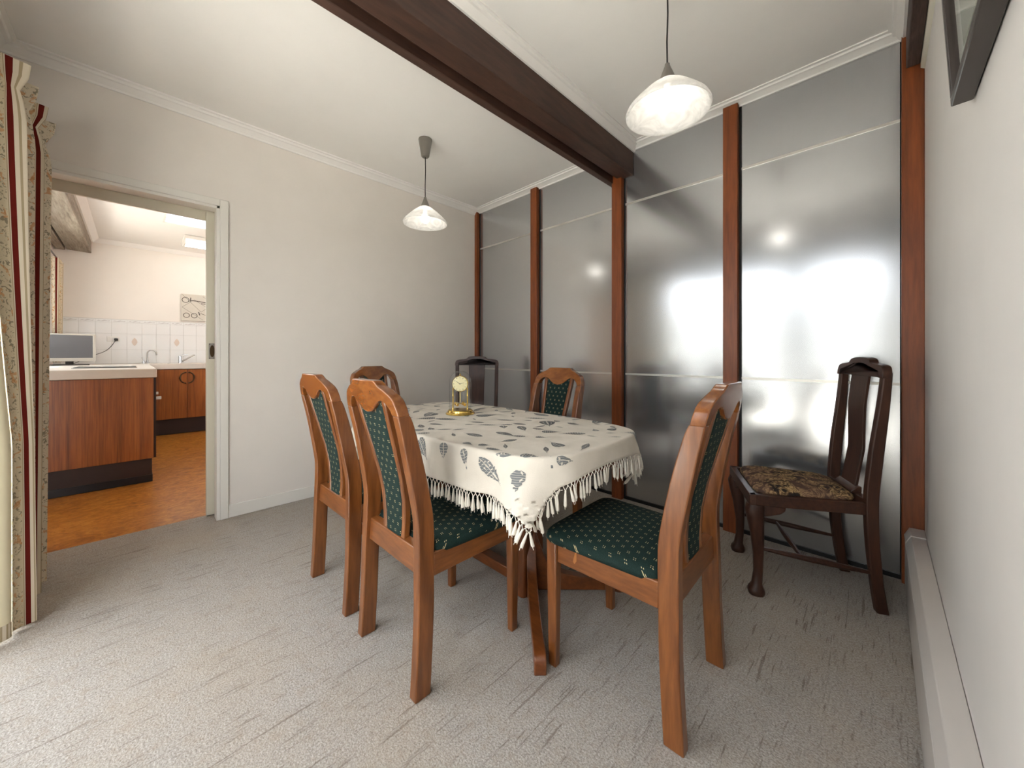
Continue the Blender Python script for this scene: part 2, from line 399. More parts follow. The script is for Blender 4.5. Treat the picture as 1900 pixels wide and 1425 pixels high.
# panelled wall: backing, cedar posts, brushed panels, aluminium strips
wb = struct(box(-.12, WC+.1, .03, .15, 0, H).build('wall_back', 'black', smooth=False))
posts = [(WA, .085), (.850, .924), (1.680, 1.760), (2.444, 2.524), (3.208, WC)]
for x0, x1 in posts:
    box(x0, x1, -.045, .03, 0, 2.604 if x0 < 3 else 2.59).build('timber_post', 'post', wb, bevel=.003)
ZS1, ZS2, ZT = 2.2137, .9401, 2.60
for (a, b), (c, d) in zip(posts, posts[1:]):
    x0, x1 = b+.012, c-.004
    for z0, z1 in ((.022, ZS2-.006), (ZS2+.006, ZS1-.006), (ZS1+.006, ZT)):
        box(x0, x1, 0, .02, z0, z1).build('panel', 'panel', wb, smooth=False)
    for z in (ZS1, ZS2): box(x0, x1, -.004, .022, z-.007, z+.007).build('joint_strip', 'alu', wb, smooth=False)
    MB().box(b, x0, -.006, .025, 0, ZT).box(x0, c, -.006, .025, 0, .022).build('black_seal', 'black', wb, smooth=False)

# cornices
def cornice(name, runs, w=.075, dr=.055):
    prof = [(0, -dr), (.010, -dr), (.014, -dr*.8), (w*.55, -dr*.42), (w*.72, -dr*.40), (w*.80, -dr*.2), (w, -dr*.16), (w, 0), (0, 0)]
    m = MB()
    for axis, pos, sgn, a0, a1 in runs:
        poly = [(pos+sgn*u, H+v) for u, v in prof]
        m.prism(poly, 'y' if axis == 'y' else 'x', a0, a1)
    return struct(m.build(name, 'ceil', angle=25))
cornice('trim_cornice_left', [('y', WA, 1, WD, 0), ('y', 1.646, -1, WD, 0), ('x', WD, 1, WA, 1.646)])
cornice('trim_cornice_back', [('x', 0.0, -1, WA, 1.646), ('x', 0.0, -1, 1.836, 3.222)], .075, .038)
cornice('trim_cornice_right', [('y', 1.836, 1, WD, 0), ('y', 3.222, -1, WD, 0), ('x', WD, 1, 1.836, 3.222)], .06, .05)
struct(MB().prism([(3.268, H), (3.268, 2.40), (WC, 2.39), (WC, H)], 'y', WD, -.06).build('trim_wall_strip', 'door_cream', smooth=False))
# beams
struct(MB().prism([(1.646, H), (1.646, 2.385), (1.690, 2.385), (1.690, 2.44), (1.722, 2.44), (1.722, 2.41), (1.836, 2.41), (1.836, H)], 'y', WD, -.003)
       .build('trim_beam', 'beam', bevel=.004))
struct(box(3.222, 3.268, WD, -.06, 2.42, H).build('trim_beam_right', 'beam_r', bevel=.004))
# skirting, architrave, door
struct(box(WA, WA+.012, DY1+.04, -.045, 0, .085).build('baseboard_left', 'gloss_white', bevel=.003))
ar = MB().box(WA, WA+.018, DY1, DY1+.045, 0, DH+.045).box(WA, WA+.018, DY0-.045, DY0, 0, DH+.045).box(WA, WA+.018, DY0, DY1, DH, DH+.045)
struct(ar.build('trim_architrave', 'gloss_white', bevel=.004))
jm = MB().box(-.03, WA+.012, DY1-.018, DY1, 0, DH).box(-.12, WA+.012, DY0, DY0+.018, 0, DH).box(-.03, WA+.012, DY0, DY1, DH-.018, DH)
struct(jm.build('trim_door_jamb', 'gloss_white', bevel=.002))
struct(box(-.12, -.10, DY0, DY1, DH-.065, DH).build('trim_door_track', 'door_cream', bevel=.002))
d1 = struct(box(-.098, -.062, -2.262, -1.5, .008, DH-.01).build('door_1', 'door_cream', bevel=.002))
fp = MB().box(-.0625, -.0595, -2.249, -2.214, 1.055, 1.16)
fp = fp.build('flush_pull', 'brushed', d1, bevel=.002)
MB().lathe([(.0, 0), (.012, 0), (.013, .0015), (.0, .0015)], 16).map(lambda x, y, z: (-.0596+z, -2.2315+x*1.0, 1.1075+y*3.1)).build('pull_recess', 'bronze', fp)
for yy in (-2.2445, -2.2185):
    for zz in (1.061, 1.154): MB().lathe([(.003, 0), (.002, .0012)], 8).map(lambda x, y, z: (-.0596+z, yy+x, zz+y)).build('screw', 'bronze', fp)

# ------------------------------------------------------------------ kitchen shell
KX, KY = -4.30, -3.32
struct(box(KX-.15, KX, -3.5, 1.1, 0, H).build('wall_kitchen_back', 'kwall', smooth=False))
struct(box(KX, -.12, 1.0, 1.1, 0, H).build('wall_kitchen_right', 'kwall', smooth=False))
kw = MB().box(KX, -3.4, KY-.1, KY, 0, H).box(-1.2, -.12, KY-.1, KY, 0, H).box(-3.4, -1.2, KY-.1, KY, 0, 1.05).box(-3.4, -1.2, KY-.1, KY, 2.25, H)
struct(kw.build('wall_kitchen_left', 'kwall', smooth=False))
w2 = struct(MB().box(-3.4, -1.2, KY-.07, KY-.02, 1.05, 1.1).box(-3.4, -1.2, KY-.07, KY-.02, 2.2, 2.25).box(-3.4, -3.35, KY-.07, KY-.02, 1.1, 2.2).box(-1.25, -1.2, KY-.07, KY-.02, 1.1, 2.2)
            .build('window_2', 'gloss_white', smooth=False))
for x0, x1 in ((-3.35, -2.32), (-2.28, -1.25)): box(x0, x1, KY-.05, KY-.045, 1.1, 2.2).build('pane', 'glass', w2, smooth=False)
box(-2.32, -2.28, KY-.07, KY-.02, 1.1, 2.2).build('mullion', 'gloss_white', w2, smooth=False)
SX0, SX1, SY0, SY1 = -2.78, -2.12, -2.37, -1.35
kc = MB().box(KX-.1, SX0, KY-.1, 1.1, H, H+.12).box(SX1, -.1, KY-.1, 1.1, H, H+.12).box(SX0, SX1, KY-.1, SY0, H, H+.12).box(SX0, SX1, SY1, 1.1, H, H+.12)
struct(kc.build('ceiling_kitchen', 'ceil', smooth=False))
w3 = struct(MB().box(SX0, SX0+.02, SY0, SY1, H-.008, H+.2).box(SX1-.02, SX1, SY0, SY1, H-.008, H+.2).box(SX0, SX1, SY0, SY0+.02, H-.008, H+.2).box(SX0, SX1, SY1-.02, SY1, H-.008, H+.2)
            .build('window_skylight', 'gloss_white', smooth=False))
for y0, y1 in ((SY0+.02, SY0+.258), (SY0+.27, SY0+.51), (SY0+.52, SY0+.76), (SY0+.77, SY1-.02)):
    box(SX0+.02, SX1-.02, y0, y1, H, H+.004).build('pane', 'opal', w3, smooth=False)
struct(MB().prism([(-3.21, 2.44), (-3.0, 2.43), (-3.0, H), (-3.21, H)], 'x', KX, -.12).build('trim_beam_kitchen', 'beam_k', bevel=.006))
struct(MB().prism([(-3.30, 2.43), (-3.225, 2.43), (-3.225, 2.58), (-3.30, 2.58)], 'x', KX, -1.6).build('trim_lintel_kitchen', 'beam_k', bevel=.004))
struct(MB().prism([(-3.0, H), (-3.0, H-.05), (-2.985, H-.05), (-2.94, H-.012), (-2.93, H)], 'x', KX, -.12).prism([(KX, H), (KX, H-.05), (KX+.015, H-.05), (KX+.06, H-.012), (KX+.07, H)], 'y', -3.0, 1.0)
       .build('trim_cornice_kitchen', 'ceil', angle=25))
# wall tiles behind the sink
ts = struct(box(KX, KX+.006, -3.32, -1.3, .96, 1.575).build('wall_splashback', 'grout', smooth=False))
TW = .1468
tile_me = {}
def tile(y0, z0, z1, key):
    if key not in tile_me: tile_me[key] = box(0, .006, .0015, TW-.0015, 0, z1-z0-.003).mesh('tile', 'tile', False)
    o = link('tile', tile_me[key], ts); o.location = (KX+.006, y0, z0+.0015); return o
ys = [-2.524+TW*k for k in range(-5, 9)]
petal = [(0, -.05), (.018, -.03), (.03, 0), (.02, .03), (0, .055), (-.02, .03), (-.03, 0), (-.018, -.03)]
for i, y in enumerate(ys):
    tile(y, .965, 1.158, 'a'); t2 = tile(y, 1.158, 1.376, 'b'); tile(y, 1.376, 1.526, 'c')
    bt = tile(y, 1.526, 1.568, 'd')
    MB().prism([(.01, .012), (.03, .026), (.05, .016), (.08, .03), (.11, .02), (.138, .026), (.125, .012), (.09, .016), (.06, .009), (.03, .014)], 'x', .006, .0068).build('border_motif', 'motif_grey', bt, smooth=False)
    if (i-4) % 3 == 0:
        MB().prism([(TW/2+p, .105+q*1.1) for p, q in petal], 'x', .006, .0068).build('flower_motif', 'motif', t2, smooth=False)

# ------------------------------------------------------------------ kitchen units
BX, BY = -1.30, -2.483
t = thing('kitchen_cabinet', 'walnut laminate bench end unit nearest the doorway with dark kickboard', 'cabinet', (-2.0, -2.9, 0))
def loc_box(par, *a):
    x, y, z = par.location; return MB().box(a[0]-x, a[1]-x, a[2]-y, a[3]-y, a[4]-z, a[5]-z)
loc_box(t, -3.6, BX-.016, -3.3, BY+.016, .2, .888).build('body', 'kick', t, smooth=False)
loc_box(t, BX-.016, BX, -3.3, BY, .2, .888).build('end_panel', 'kitchen_wood', t, bevel=.002)
loc_box(t, -3.6, BX-.012, -3.3, BY-.01, .06, .2).build('kickboard', 'kick', t, smooth=False)
loc_box(t, -3.6, BX-.008, -3.3, BY-.006, 0, .06).build('vinyl_strip', 'kick_black', t, smooth=False)
for k in range(3):
    x1 = BX-.02-k*.58; dd = loc_box(t, x1-.57, x1, BY-.014, BY+.004, .205, .885).build('door', 'kitchen_wood', t, bevel=.002)
    hx = x1-.035+2.0
    MB().box(hx-.016, hx+.016, BY+2.9+.004, BY+2.9+.012, .66, .76).box(hx-.009, hx+.009, BY+2.9+.012, BY+2.9+.05, .695, .72).build('handle', 'plastic_white', dd, bevel=.003)
t = thing('kitchen_cabinet', 'walnut laminate sink cabinet with ring handles against the tiled wall', 'cabinet', (-3.99, -1.2, 0))
loc_box(t, KX+.03, -3.716, -3.27, .97, .21, .888).build('body', 'kick', t, smooth=False)
loc_box(t, KX+.03, -3.77, -3.27, .97, 0, .21).build('kickboard', 'kick', t, smooth=False)
SEAM = -2.085
for k in range(-1, 5):
    for y0, y1, sg in ((SEAM+k*.95-.4725, SEAM+k*.95-.0015, -1), (SEAM+k*.95+.0015, SEAM+k*.95+.4725, 1)):
        if y1 < -2.45 or y1 > .97: continue
        dd = loc_box(t, -3.716, -3.698, y0, y1, .215, .885).build('door', 'kitchen_wood', t, bevel=.002)
        cy = SEAM+k*.95+1.2; arc = [(-3.688+3.99, cy+sg*(.012+.062*math.cos(a)), .77+.075*math.sin(a)) for a in [R(-90+18*i) for i in range(11)]]
        MB().tube(arc, [.010, .006, .008, .006, .007, .009, .007, .006, .008, .006, .010], 8).build('ring_handle', 'bronze', dd)
wt = MB().prism([(BX+.02, BY+.02), (BX+.02, -3.3), (KX, -3.3), (KX, .98), (-3.68, .98), (-3.68, BY+.02)], 'z', .89, .965)
wt = wt.build('kitchen_worktop', 'laminate', bevel=.006); wt['label'] = 'pale stone-look laminate worktop running around the kitchen corner'; wt['category'] = 'worktop'
t = thing('cooktop', 'flat dark glass cooktop set in the pale kitchen worktop', 'cooktop', (-2.05, -2.78, .965))
box(-.26, .27, -.19, .19, 0, .010).build('glass_plate', 'cooktop', t, bevel=.003)
box(-.268, .278, -.198, .198, 0, .005).build('rim', 'brushed', t, bevel=.001)
for x, y in ((-.13, -.09), (-.13, .09), (.13, -.09), (.13, .09)):
    MB().lathe([(.07, .010), (.07, .0108), (.06, .0108), (.06, .010)], 24, (x, y, 0), False).build('burner_ring', 'silver', t)
# taps
def gooseneck():
    t = thing('gooseneck_tap', 'chrome gooseneck tap with small lever standing left on the sink bench', 'tap', (-4.16, -2.47, .965))
    pts = [(0, 0, 0), (0, 0, .14)]+[(.0, .045-.045*math.cos(a), .14+.045*math.sin(a)) for a in [R(22.5*k) for k in range(1, 8)]]+[(0, .092, .115)]
    MB().tube(pts, .0095, 10).build('spout', 'chrome', t)
    MB().lathe([(.022, 0), (.022, .012), (.012, .02), (.012, .05)], 14).build('base', 'chrome', t)
    MB().tube([(0, -.012, .02), (0, -.035, .04), (0, -.055, .085)], [.008, .007, .010], 8).build('lever', 'chrome', t)
    MB().lathe([(.014, 0), (.014, .03), (.008, .04)], 12, (0, -.038, 0)).build('side_valve', 'chrome', t)
gooseneck()
t = thing('mixer_tap', 'chrome mixer tap with long slanted spout on the sink bench', 'tap', (-4.12, -2.13, .965))
MB().lathe([(.024, 0), (.022, .01), (.021, .085), (.018, .105), (.008, .112)], 16).build('body', 'chrome', t)
MB().tube([(.0, .01, .02), (0, .07, .06), (0, .15, .118), (0, .165, .115)], [.012, .011, .010, .011], 10).build('spout', 'chrome', t)
MB().tube([(0, 0, .105), (0, .03, .118), (0, .085, .122)], [.008, .007, .006], 8).build('lever', 'chrome', t)
# television on the worktop
t = thing('television', 'small silver framed flat television on the kitchen worktop', 'television', (-3.45, -3.12, .965), R(14))
MB().box(-.015, .02, -.2, .2, .045, .36).build('housing', 'plastic_dark', t, bevel=.006)
MB().box(.0205, .024, -.175, .175, .085, .345).build('screen', 'screen', t, smooth=False)
fr = MB()
for a in ((-.2, .2, .045, .085), (-.2, .2, .345, .36), (-.2, -.175, .085, .345), (.175, .2, .085, .345)): fr.box(.0205, .027, *a)
fr.build('bezel', 'silver', t, bevel=.002)
MB().box(-.07, .08, -.14, .14, 0, .012).box(-.01, .01, -.03, .03, .012, .05).build('stand', 'plastic_dark', t, bevel=.003)
t = thing('power_outlet', 'white double power outlet on the kitchen wall tiles', 'power outlet', (KX+.012, -2.80, 1.30))
MB().box(0, .008, -.06, .06, -.036, .036).build('cover_plate', 'plastic_white', t, bevel=.003)
for y in (-.03, .03): MB().box(.008, .011, y-.009, y+.009, .012, .026).build('switch', 'plastic_white', t, bevel=.001)
t = thing('power_lead', 'black plug and lead running from the outlet towards the television', 'power lead', (KX+.02, -2.80, 1.30))
MB().box(0, .04, .008, .045, -.022, .008).build('plug', 'cord', t, bevel=.005)
MB().tube(smooth_curve([(.03, .02, -.02), (.035, -.02, -.10), (.05, -.08, -.17), (.08, -.19, -.23), (.12, -.30, -.30), (.14, -.34, -.325)], 5), .0035, 6).build('lead', 'cord', t)
# fluorescent light
t = thing('fluorescent_light', 'lit fluorescent batten on the kitchen ceiling behind the skylight', 'light', (-3.44, -1.55, H-.004))
MB().box(-.25, .25, -.60, .62, -.045, 0).build('housing', 'gloss_white', t, bevel=.004)
for x in (-.08, .08): MB().tube([(x, -.57, -.062), (x, .59, -.062)], .016, 12).build('tube', 'tube', t)
for y in (-.585, .605): MB().box(-.12, .12, y-.012, y+.012, -.085, -.045).build('end_cap', 'gloss_white', t, bevel=.003)
# canvas on kitchen wall
t = thing('canvas_print', 'pale canvas print with dark line drawing on the kitchen back wall', 'picture', (KX+.014, -1.86, 1.80))
MB().box(-.012, .012, -.25, .25, -.20, .20).build('canvas', 'canvas', t, bevel=.002)
dr = MB()
def stroke(p, q, wd=.003):
    p = Vector(p); q = Vector(q); dv = (q-p).normalized(); nn = Vector((-dv.y, dv.x))*wd
    dr.prism([tuple(p+nn), tuple(p-nn), tuple(q-nn), tuple(q+nn)], 'x', .012, .0128)
for p, q in (((-.24, .19), (-.02, -.06)), ((-.24, 0), (-.1, .12)), ((-.24, 0), (.0, -.18)), ((-.1, .12), (.24, -.12)), ((0, .18), (.24, -.0)), ((-.02, -.06), (.22, .17))): stroke(p, q, .0016)
stroke((-.14, .11), (.08, .085), .006); stroke((-.145, .09), (-.14, .15), .006); stroke((-.02, .07), (.22, .05), .005)
for cx_, cz_, r_ in ((-.19, -.12, .035), (-.10, -.12, .035), (-.2, .11, .04), (.2, -.02, .03)):
    for k in range(10):
        a, b = R(36*k), R(36*(k+1)); stroke((cx_+r_*math.cos(a), cz_+r_*math.sin(a)), (cx_+r_*math.cos(b), cz_+r_*math.sin(b)), .004)
stroke((-.05, -.06), (-.035, -.11), .006); stroke((-.03, -.08), (.10, -.13), .003); stroke((.1, -.13), (.22, -.12), .005); stroke((.05, -.17), (.2, -.16), .003)
dr.build('line_drawing', 'ink', t, smooth=False)

# ------------------------------------------------------------------ baseboard heater, picture, small kitchen curtain
t = thing('baseboard_heater', 'cream enamelled baseboard heater along the right wall', 'heater', (WC, -1.5, 0))
MB().prism([(-.001, .272), (-.047, .270), (-.064, .236), (-.060, .234), (-.044, .262), (-.001, .262)], 'y', -1.55, 1.34).build('top_cover', 'heater', t, bevel=.002)
MB().prism([(-.001, .276), (-.049, .274), (-.067, .234), (-.060, .231), (-.044, .262), (-.001, .262)], 'y', 1.34, 1.452).build('end_cap', 'heater', t, bevel=.002)
MB().box(-.064, -.056, -1.55, 1.452, .006, .224).build('front_panel', 'heater', t, bevel=.002)
MB().box(-.045, -.004, -1.55, 1.44, .02, .255).build('fin_core', 'black', t, smooth=False)
t = thing('framed_picture', 'dark framed picture tilted forward high on the right wall', 'picture', (WC, -1.61, 1.63))
t.rotation_euler = (0, -R(3.2), 0)
fr = MB()
for a in ((-.28, .28, 0, .018), (-.28, .28, .612, .63), (-.28, -.262, .018, .612), (.262, .28, .018, .612)): fr.box(-.034, -.002, *a)
fr.build('frame', 'frame_dark', t, bevel=.002)
MB().box(-.018, -.012, -.262, .262, .018, .612).build('mat_board', 'mat_board', t, smooth=False)
MB().box(-.0195, -.018, -.2, .2, .08, .55).build('print', 'photo', t, smooth=False)
MB().box(-.026, -.024, -.262, .262, .018, .612).build('glass', 'glass', t, smooth=False)

def pleats(path, z0, z1, name, mat, par, nz=40, amp=None, topz=None):
    """path(u, k) -> (x, y) with k the height fraction"""
    nu = 220; m = MB(); pts = [path(i/nu, .5) for i in range(nu+1)]; L = [0]
    for a, b in zip(pts, pts[1:]): L.append(L[-1]+math.hypot(b[0]-a[0], b[1]-a[1]))
    m.grid(nu, nz, lambda u, v: (*path(u, v), z0+(z1-z0)*v))
    return m.build(name, mat, par, uvfn=lambda i, p: (L[i % (nu+1)]-L[-1]+.017, p[2]), fix=False, angle=180)
t = thing('curtain', 'floral cream curtain with dark red stripes hanging by the doorway', 'curtain', (.45, -2.93, 0))
def cpath(u, v):
    pinch = math.exp(-((v-.945)/.018)**2); top = max(0, (v-.945)/.055); low = 1-v
    x = -.28+(.68-.07*low)*u+.10*low*(1-u)
    A = (.046+.008*math.sin(5*u+1))*(1-.45*pinch)+.012*top-.010*low*math.sin(4*u+1)
    ph = 2*math.pi*(4.0*u+.75)+.35*low*math.sin(2*math.pi*u)
    sn = math.sin(ph); y = -.005+A*(sn*(1.25-.25*sn*sn))
    if u > .875: y += (u-.875)/.125*min(1, 1.5*low)**1.5*.062
    return x+.020*math.cos(ph)*(1-.4*pinch), y
pleats(cpath, .012, 2.215, 'fabric', 'curtain', t)
def lpath(u, v):
    x, y = cpath(1.0, v); return x+.004+.09*u, y-.002-(.02+.075*min(1, 1.5*(1-v))**1.5)*u+.012*math.sin(7*u)*(.4+.6*(1-v))
pleats(lpath, .014, 2.205, 'lining', 'lining', t)
pleats(lambda u, v: (lpath(.1+.9*u, 0)[0], lpath(.1+.9*u, 0)[1]+.004), .013, .07, 'hem', 'curtain', t, 4)
t = thing('curtain_rod', 'white curtain rod with hooks above the red striped curtain', 'curtain rod', (.12, -3.022, 2.25))
MB().tube([(0, 0, 0), (3.05, 0, 0)], .012, 12).build('rod', 'white_metal', t)
MB().lathe([(.0, 0), (.014, .002), (.018, .014), (.012, .026), (.0, .03)], 14).map(lambda x, y, z: (-z, x, y)).build('finial', 'white_metal', t)
for x in (.08, 1.5, 2.9): MB().box(x-.008, x+.008, -.058, .0, -.008, .008).build('bracket', 'white_metal', t, bevel=.002)
for k in range(9):
    x = .06+.07*k; MB().tube([(x, .0, .013), (x, .014, .004), (x+.003, .014, -.015), (x+.006, .02, -.035)], .0022, 6).build('hook', 'plastic_white', t)
t = thing('kitchen_curtain', 'small cream patterned curtain gathered at the kitchen window', 'curtain', (-3.75, -3.235, 0))
pleats(lambda u, v: (-.22+.44*u, .03*math.sin(2*math.pi*5*u)*(.6+.4*v)), 1.0, 2.2, 'fabric', 'curtain', t, 16)
MB().tube([(-.3, 0, 2.215), (2.4, 0, 2.215)], .008, 8).build('rod', 'plastic_dark', t)

# ------------------------------------------------------------------ pendant lamps
def pendant(x, y, label, rim_z=2.033):
    t = thing('pendant_lamp', label, 'lamp', (x, y, H), 0, 'pendant lamps over the table')
    MB().lathe([(.0, 0), (.047, 0), (.048, -.006), (.028, -.122), (.022, -.128), (.0, -.128)], 28).build('ceiling_rose', 'brushed', t)
    z = rim_z-H
    MB().tube([(0, 0, -.125), (.0015, .001, -.22), (-.0015, 0, -.33), (0, 0, z+.170)], .0032, 8).build('cord', 'cord', t)
    MB().lathe([(.0045, z+.182), (.009, z+.180), (.010, z+.172), (.034, z+.110), (.031, z+.108), (.006, z+.168)], 28).build('cone_cap', 'brushed', t)
    prof = [(.030, z+.112), (.045, z+.104), (.085, z+.074), (.125, z+.036), (.148, z+.012), (.1555, z-.003), (.1535, z-.010), (.146, z-.006), (.138, z+.012), (.115, z+.037), (.078, z+.070), (.042, z+.097), (.030, z+.104)]
    MB().lathe(prof, 56, cap=False).build('shade', 'shade', t, angle=80)
    MB().lathe([(.001, z-.004), (.014, z-.001), (.025, z+.010), (.030, z+.026), (.026, z+.044), (.016, z+.062), (.013, z+.078), (.012, z+.1)], 20).build('bulb', 'bulb', t)
pendant(.81, -1.13, 'alabaster glass pendant lamp nearer the cream wall')
pendant(2.547, -1.141, 'alabaster glass pendant lamp right of the dark beam, larger in view')

# ------------------------------------------------------------------ light timber dining chair
def dining_chair(label):
    t = thing('dining_chair', label, 'chair', group='green upholstered dining chairs')
    B = lambda b: .235-b
    front = smooth_curve([(.405, 0), (.394, .2), (.389, .38), (.385, .5), (.389, .58), (.417, .73), (.449, .85), (.466, .892)], 4)
    rear = smooth_curve([(.461, 0), (.450, .2), (.446, .38), (.443, .52), (.450, .6), (.485, .79), (.501, .86), (.508, .892)], 4)
    poly = [(B(b), z) for b, z in front]+[(B(b), z) for b, z in reversed(rear)]
    for s in (-1, 1):
        x0, x1 = sorted((s*.176, s*.212))
        MB().prism(poly, 'x', x0, x1).map(lambda x, y, z: (x-s*.021*min(1, max(0, (z-.3)/.45)), y, z)).build('rear_leg', 'honey_v', t, bevel=.008, seg=3, angle=50)
        xa, xb = s*.180, s*.217
        MB().loft([[(xa+s*.006, B(.006), 0), (xb-s*.004, B(.006), 0), (xb-s*.004, B(.038), 0), (xa+s*.006, B(.038), 0)],
                   [(xa, B(0), .44), (xb, B(0), .44), (xb, B(.042), .44), (xa, B(.042), .44)]]).build('front_leg', 'honey_v', t, bevel=.005)
        xr, xs = sorted((s*.186, s*.206))
        MB().box(xr, xs, B(.39), B(.04), .366, .442).build('side_rail', 'honey_y', t, bevel=.003)
    MB().box(-.182, .182, B(.024), B(.004), .366, .44).build('front_rail', 'honey_h', t, bevel=.003)
    MB().prism([(B(.400), .372), (B(.432), .372), (B(.428), .452), (B(.398), .456)], 'x', -.178, .178).build('rear_rail', 'honey_h', t, bevel=.003)
    # crest
    top = smooth_curve([(0, .999), (.070, .999), (.085, .995), (.103, .982), (.134, .969), (.170, .947), (.186, .918), (.191, .890)], 4)
    und = smooth_curve([(.155, .890), (.147, .910), (.126, .928), (.102, .934), (.080, .927), (.053, .907), (.024, .892), (0, .888)], 4)
    half = top+und
    poly = half+[(-x, z) for x, z in reversed(half[1:-1])]
    cr = MB().prism(poly, 'y', -.020, .020)
    cr.map(lambda x, y, z: (x, B(.487)+y*(1.0-.15*max(0, (z-.95)/.05))-(z-.89)*.22-.35*(.173**2-min(x*x, .173**2)), z)).build('crest_rail', 'honey_c', t, bevel=.009, seg=3, angle=50)
    # back curve shared by the two slats and the upholstered splat
    bc = [(.43, .412), (.5, .410), (.58, .414), (.66, .428), (.75, .452), (.85, .480), (.935, .503)]
    zs = [.43+.505*k/20 for k in range(21)]
    for s in (-1, 1):
        rings = []
        for z in zs:
            k = (z-.43)/.5; x = s*(.062+.040*k); b = ip(bc, z)
            rings.append([(x-.011, B(b-.012), z), (x+.011, B(b-.012), z), (x+.011, B(b+.012), z), (x-.011, B(b+.012), z)])
        MB().loft(rings).build('back_slat', 'honey_v', t, bevel=.004, angle=50)
    rings = []; n = 28
    for z in zs:
        k = (z-.43)/.5; hw = .050+.040*k; b = ip(bc, z)
        rings.append([(hw*math.copysign(abs(math.cos(a))**.35, math.cos(a)), B(b)+.013*math.copysign(abs(math.sin(a))**.5, math.sin(a)), z) for a in [2*math.pi*i/n for i in range(n)]])
    MB().loft(rings).build('back_pad', 'fabric', t, uvfn=lambda i, p: (p[0]+(.3 if p[1] > 0 else 0), p[2]*1.0), angle=70)
    # seat cushion
    def outline(sc, n=48):
        o = []
        for i in range(n):
            a = 2*math.pi*i/n; c, s_ = math.cos(a), math.sin(a); e = .22
            px = math.copysign(abs(c)**e, c); py = math.copysign(abs(s_)**e, s_)
            y = py*.208; hw = .205+.018*(py+1)/2
            o.append((px*hw*sc, .047+y*sc))
        return o
    rings = [[(x, y, z) for x, y in outline(sc_)] for sc_, z in ((.94, .428), (1.0, .432), (1.012, .444), (1.0, .456), (.96, .466), (.86, .473), (.7, .478), (.5, .481), (.25, .483), (.05, .4835))]
    MB().loft(rings).build('seat', 'fabric', t, uvfn=lambda i, p: (p[0], p[1]+(p[2]-.45)*(-.6)), angle=70)
    return t
c0 = dining_chair('green upholstered honey timber dining chair, nearest of the two with backs to the windows')
c0.location = (1.905, -1.764, 0)
dup(c0, (1.358, -1.766, 0), R(0.5), 'green upholstered honey timber dining chair beside the doorway, leftmost in the room')
c3 = dup(c0, (2.533, -1.362, 0), R(91.5), 'green upholstered honey timber dining chair at the table end nearest the right wall')
MB().prism([(-.064, .398), (-.055, .386), (-.050, .394), (-.052, .402), (-.060, .432), (-.064, .430)], 'x', -.2066, -.2058).map(lambda x, y, z: (x, y+.18, z)).build('knot_mark', plain('pale_wood_knot', srgb(158, 100, 48), .4), c3, smooth=False)
dup(c0, (.705, -1.290, 0), R(-78), 'green upholstered honey timber dining chair at the table end by the cream wall')
dup(c0, (1.650, -.920, 0), R(180), 'green upholstered honey timber dining chair facing the windows in front of metal panels')

